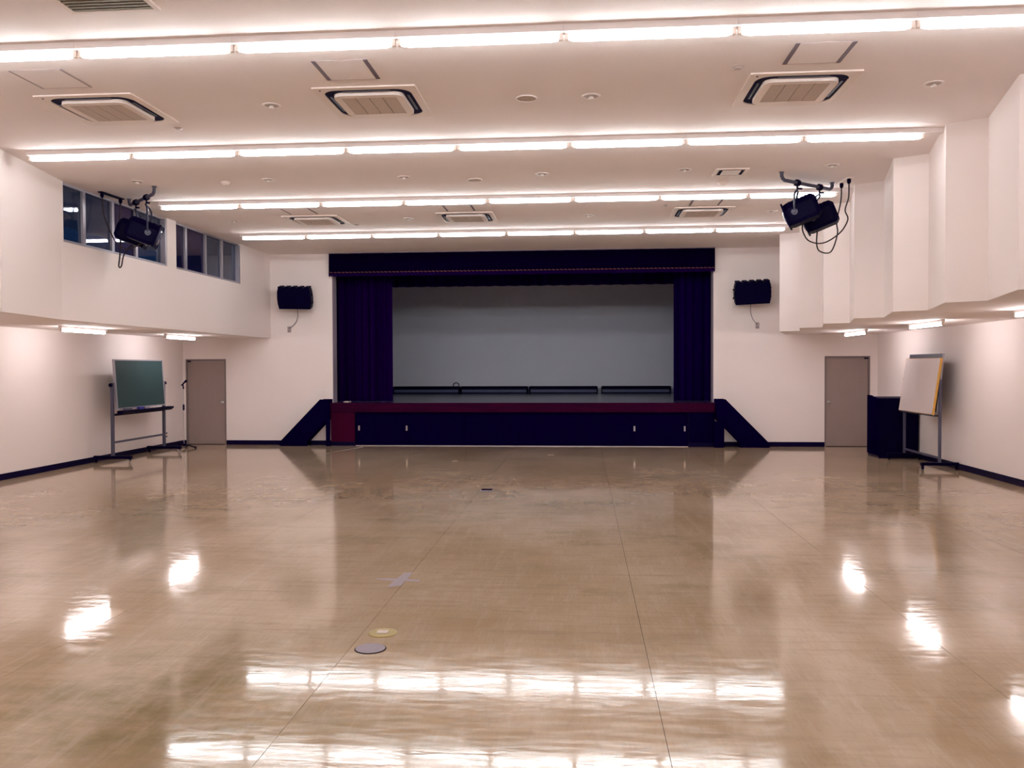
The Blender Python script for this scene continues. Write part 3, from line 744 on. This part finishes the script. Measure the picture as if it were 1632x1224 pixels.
b = MB().box(-0.018, 0.02, -bw, -bw + 0.03, -bh, bh).box(-0.018, 0.02, bw - 0.03, bw, -bh, bh).box(-0.018, 0.02, -bw + 0.03, bw - 0.03, bh - 0.022, bh).box(-0.018, 0.02, -bw + 0.03, bw - 0.03, -bh, -bh + 0.025)
b.xf(Rt).build('board_frame', M['alu'], c)
MB().prism([(0.05, 0.952), (0.17, 0.952), (0.175, 0.925), (0.12, 0.880), (0.05, 0.91)], 'y', -0.93, 1.02).build('chalk_tray', M['navy'], c)
def on_tray(y, mk, label, cat):
    o = mk(); o.location = (-8.49, 16.0 + y, 0.953); tag(o, label, cat)
on_tray(-0.66, lambda: MB().prism(rrect(0.03, 0.12, 0.02, 4), 'z', 0, 0.04).build('chalk_eraser', M['slate'], bevel=0.004), 'grey felt eraser on the chalkboard tray, nearest the camera', 'eraser')
on_tray(-0.20, lambda: MB().prism(rrect(0.03, 0.09, 0.006, 2), 'z', 0, 0.045).build('chalk_box', mat('blue card', (0.06, 0.05, 0.30), 0.6, 0.2, var=0.2), bevel=0.002), 'small blue box at the middle of the chalkboard tray', 'box')
on_tray(0.05, lambda: MB().prism(rrect(0.028, 0.08, 0.02, 4), 'z', 0, 0.04).build('chalk_eraser', M['alu'], bevel=0.004), 'pale eraser beside the blue box on the chalkboard tray', 'eraser')
on_tray(0.42, lambda: MB().lathe([(0.008, -0.16), (0.010, -0.15), (0.010, 0.15), (0.008, 0.16)], 8, 'y', (0, 0, 0.010)).build('chalk_stick', M['white']), 'pale stick lying on the right of the chalkboard tray', 'stick')

# ------------------------------------------------------------------ microphone stand
m_ = thing('microphone_stand', (-8.62, 17.85, 0), 'slim chrome microphone stand with black base left of the door', 'microphone stand')
MB().lathe([(0.03, 0.10), (0.03, 0.05), (0.015, 0.04)], 12, 'z').build('hub', M['navy'], m_)
for k in range(3):
    t = PI * 2 / 3 * k - 0.25
    MB().tube([(0.02 * math.cos(t), 0.02 * math.sin(t), 0.075), (0.15 * math.cos(t), 0.15 * math.sin(t), 0.055), (0.30 * math.cos(t), 0.30 * math.sin(t), 0.02)], 0.014, 8).build('leg', M['navy'], m_)
    MB().lathe([(0.02, 0.0), (0.022, 0.02), (0.02, 0.04)], 8, 'z', (0.30 * math.cos(t), 0.30 * math.sin(t), 0)).build('rubber_foot', M['navy_matt'], m_)
MB().cyl((0, 0, 0.09), (0, 0, 0.86), 0.011, n=10).build('lower_tube', M['chrome'], m_, smooth=True)
MB().lathe([(0.016, 0.82), (0.02, 0.83), (0.02, 0.93), (0.014, 0.95)], 12, 'z').build('clutch', M['navy'], m_)
MB().cyl((0, 0, 0.94), (0, 0, 1.30), 0.008, n=10).build('upper_tube', M['chrome'], m_, smooth=True)
MB().tube(smooth_path([(0, 0, 1.28), (-0.005, 0, 1.34), (-0.01, -0.01, 1.37), (0.0, -0.015, 1.39)], 4), 0.016, 8).build('microphone_clip', M['navy'], m_)
MB().lathe([(0.012, -0.10), (0.018, 0.0), (0.024, 0.02), (0.027, 0.045), (0.018, 0.068), (0.002, 0.075)], 12, 'x', (0, 0, 0)).xf(Matrix.Translation((0.035, -0.02, 1.425)) @ Matrix.Rotation(math.radians(-42), 4, 'Y')).build('microphone', M['navy_matt'], m_, smooth=True)

# ------------------------------------------------------------------ easel, white board, lectern
e = thing('board_stand', (5.9, 15.35, 0), 'grey rolling stand with dark panel by the right wall', 'stand')
ya, yb = -0.70, 0.86
for y in (ya, yb):
    MB().box(-0.02, 0.02, y - 0.02, y + 0.02, 0.10, 1.50).build('post', M['slate'], e)
    f = MB().box(-0.30, 0.30, y - 0.03, y + 0.03, 0.075, 0.125).build('foot', M['navy'], e)
    for x in (-0.27, 0.27):
        caster(f, x, y, 0)
        MB().box(x - 0.02, x + 0.02, y - 0.012, y + 0.012, 0.035, 0.078).build('caster_fork', M['navy_matt'], f)
    MB().lathe([(0.015, 0.0), (0.03, 0.01), (0.03, 0.03), (0.012, 0.036)], 12, 'y', (0.0, y + (0.022 if y < 0 else -0.058), 1.46)).build('pivot_knob', M['navy'], e)
MB().box(-0.015, 0.015, ya + 0.02, yb - 0.02, 0.18, 0.215).build('crossbar', M['slate'], e)
MB().box(-0.09, 0.03, ya + 0.02, yb - 0.02, 0.885, 0.90).build('tray', M['navy_light'], e)
Rt = Matrix.Translation((0.012, 0.03, 1.445)) @ Matrix.Rotation(math.radians(6.0), 4, 'Y')
MB().box(-0.010, 0.010, -0.71, 0.71, -0.482, 0.482).xf(Rt).build('panel', M['navy_light'], e)
MB().box(-0.014, 0.014, -0.72, -0.71, -0.49, 0.49).box(-0.014, 0.014, 0.71, 0.72, -0.49, 0.49).box(-0.014, 0.014, -0.71, 0.71, 0.482, 0.49).box(-0.014, 0.014, -0.71, 0.71, -0.49, -0.482).xf(Rt).build('panel_frame', M['alu'], e)
wb = thing('white_board', (5.9, 15.35, 0), 'plain white board with yellow wooden edges leaning on the stand', 'board')
Rw = Matrix.Translation((-0.052, 0.0, 1.384)) @ Matrix.Rotation(math.radians(8.0), 4, 'Y')
MB().box(-0.030, -0.018, -0.735, 0.735, -0.468, 0.468).xf(Rw).build('white_face', M['board'], wb)
MB().box(-0.026, 0.008, -0.75, -0.735, -0.475, 0.475).box(-0.026, 0.022, 0.735, 0.75, -0.475, 0.475).box(-0.026, 0.022, -0.735, 0.735, -0.475, -0.468).box(-0.026, 0.022, -0.735, 0.735, 0.468, 0.475).xf(Rw).build('wooden_edge', M['yellow'], wb)

l = thing('lectern', (5.86, 16.7, 0), 'dark blue-black wooden lectern in the right corner behind the white board', 'lectern')
side = [(-0.30, 0.05), (0.33, 0.05), (0.33, 1.165), (0.13, 1.165), (0.0, 1.14), (-0.12, 1.125), (-0.30, 1.12)]
for s in (-1, 1):
    a, c2 = sorted((s * 0.36, s * 0.335))
    MB().prism(side, 'x', a, c2).build('side_panel', M['panel_dark'], l)
MB().box(-0.335, 0.335, -0.29, -0.265, 0.05, 1.122).build('front_panel', M['navy_matt'], l)
MB().prism([(-0.265, 1.08), (0.32, 1.11), (0.32, 1.135), (-0.265, 1.105)], 'x', -0.335, 0.335).build('sloped_top', M['navy'], l)
MB().box(-0.335, 0.335, -0.265, 0.32, 0.55, 0.575).build('shelf', M['panel_dark'], l)
MB().box(-0.35, 0.35, -0.28, 0.31, 0.0, 0.05).build('plinth', M['base'], l)

# ------------------------------------------------------------------ things in the floor
t = thing('floor_outlet', (-1.31, 5.48, 0), 'round brass floor outlet cover behind the grey cover', 'floor outlet')
MB().lathe([(0.095, 0.0), (0.095, 0.004), (0.085, 0.007), (0.002, 0.007)], 28, 'z').build('brass_cover', M['brass'], t)
MB().prism(rrect(0.035, 0.03, 0.006, 2), 'z', 0.007, 0.011).build('flip_lid', M['paletape'], t)
t = thing('floor_outlet', (-1.313, 5.165, 0), 'round grey floor outlet cover with dark rim, nearest the camera', 'floor outlet')
MB().lathe([(0.098, 0.0), (0.098, 0.003), (0.002, 0.003)], 28, 'z').build('rim', M['dark'], t)
MB().lathe([(0.092, 0.003), (0.092, 0.006), (0.002, 0.006)], 28, 'z').build('grey_cover', M['greycover'], t)
t = thing('floor_outlet', (-1.345, 11.88, 0), 'small dark floor outlet with open lid in front of the stage', 'floor outlet')
MB().lathe([(0.095, 0.0), (0.095, 0.004), (0.002, 0.004)], 24, 'z').build('grey_cover', M['greycover'], t)
MB().prism(rrect(0.075, 0.03, 0.006, 2, 0, 0.06), 'z', 0.004, 0.018).build('lid', M['navy_matt'], t)
def tape(x, y, w, l, a, m, label):
    pts = [(-l / 2, -w / 2), (-l / 4, -w * 0.42), (l / 5, -w / 2), (l / 2, -w * 0.4), (l / 2 * 0.97, w * 0.45), (l / 6, w / 2), (-l / 3, w * 0.43), (-l / 2 * 0.98, w / 2)]
    o = MB().prism(pts, 'z', 0.0005, 0.0018).build('floor_tape', m); o.location = (x, y, 0); o.rotation_euler = (0, 0, a)
    return tag(o, label, 'tape')
t = thing('tape_cross', (-1.49, 6.86, 0), 'worn grey tape cross on the floor seam behind the brass outlet', 'tape')
MB().prism([(-0.22, 0.01), (-0.05, -0.03), (0.17, -0.045), (0.16, 0.01), (0.02, 0.045), (-0.2, 0.04)], 'z', 0.0005, 0.0016).build('strip', M['tape'], t)
MB().prism([(-0.055, -0.24), (0.045, -0.18), (0.055, 0.26), (-0.015, 0.24), (-0.045, 0.0)], 'z', 0.0016, 0.0024).build('strip', M['tape'], t)
tape(-0.62, 16.76, 0.07, 0.12, 0.2, M['paletape'], 'small pale scrap of tape on the floor before mid stage')
tape(-5.01, 17.4, 0.03, 1.75, math.atan2(1.74, 0.5), M['paletape'], 'thin pale line of tape on the floor at the left end of the stage')
tape(-2.35, 15.6, 0.05, 0.10, 0.6, M['paletape'], 'tiny pale scrap of tape on the floor left of mid stage')
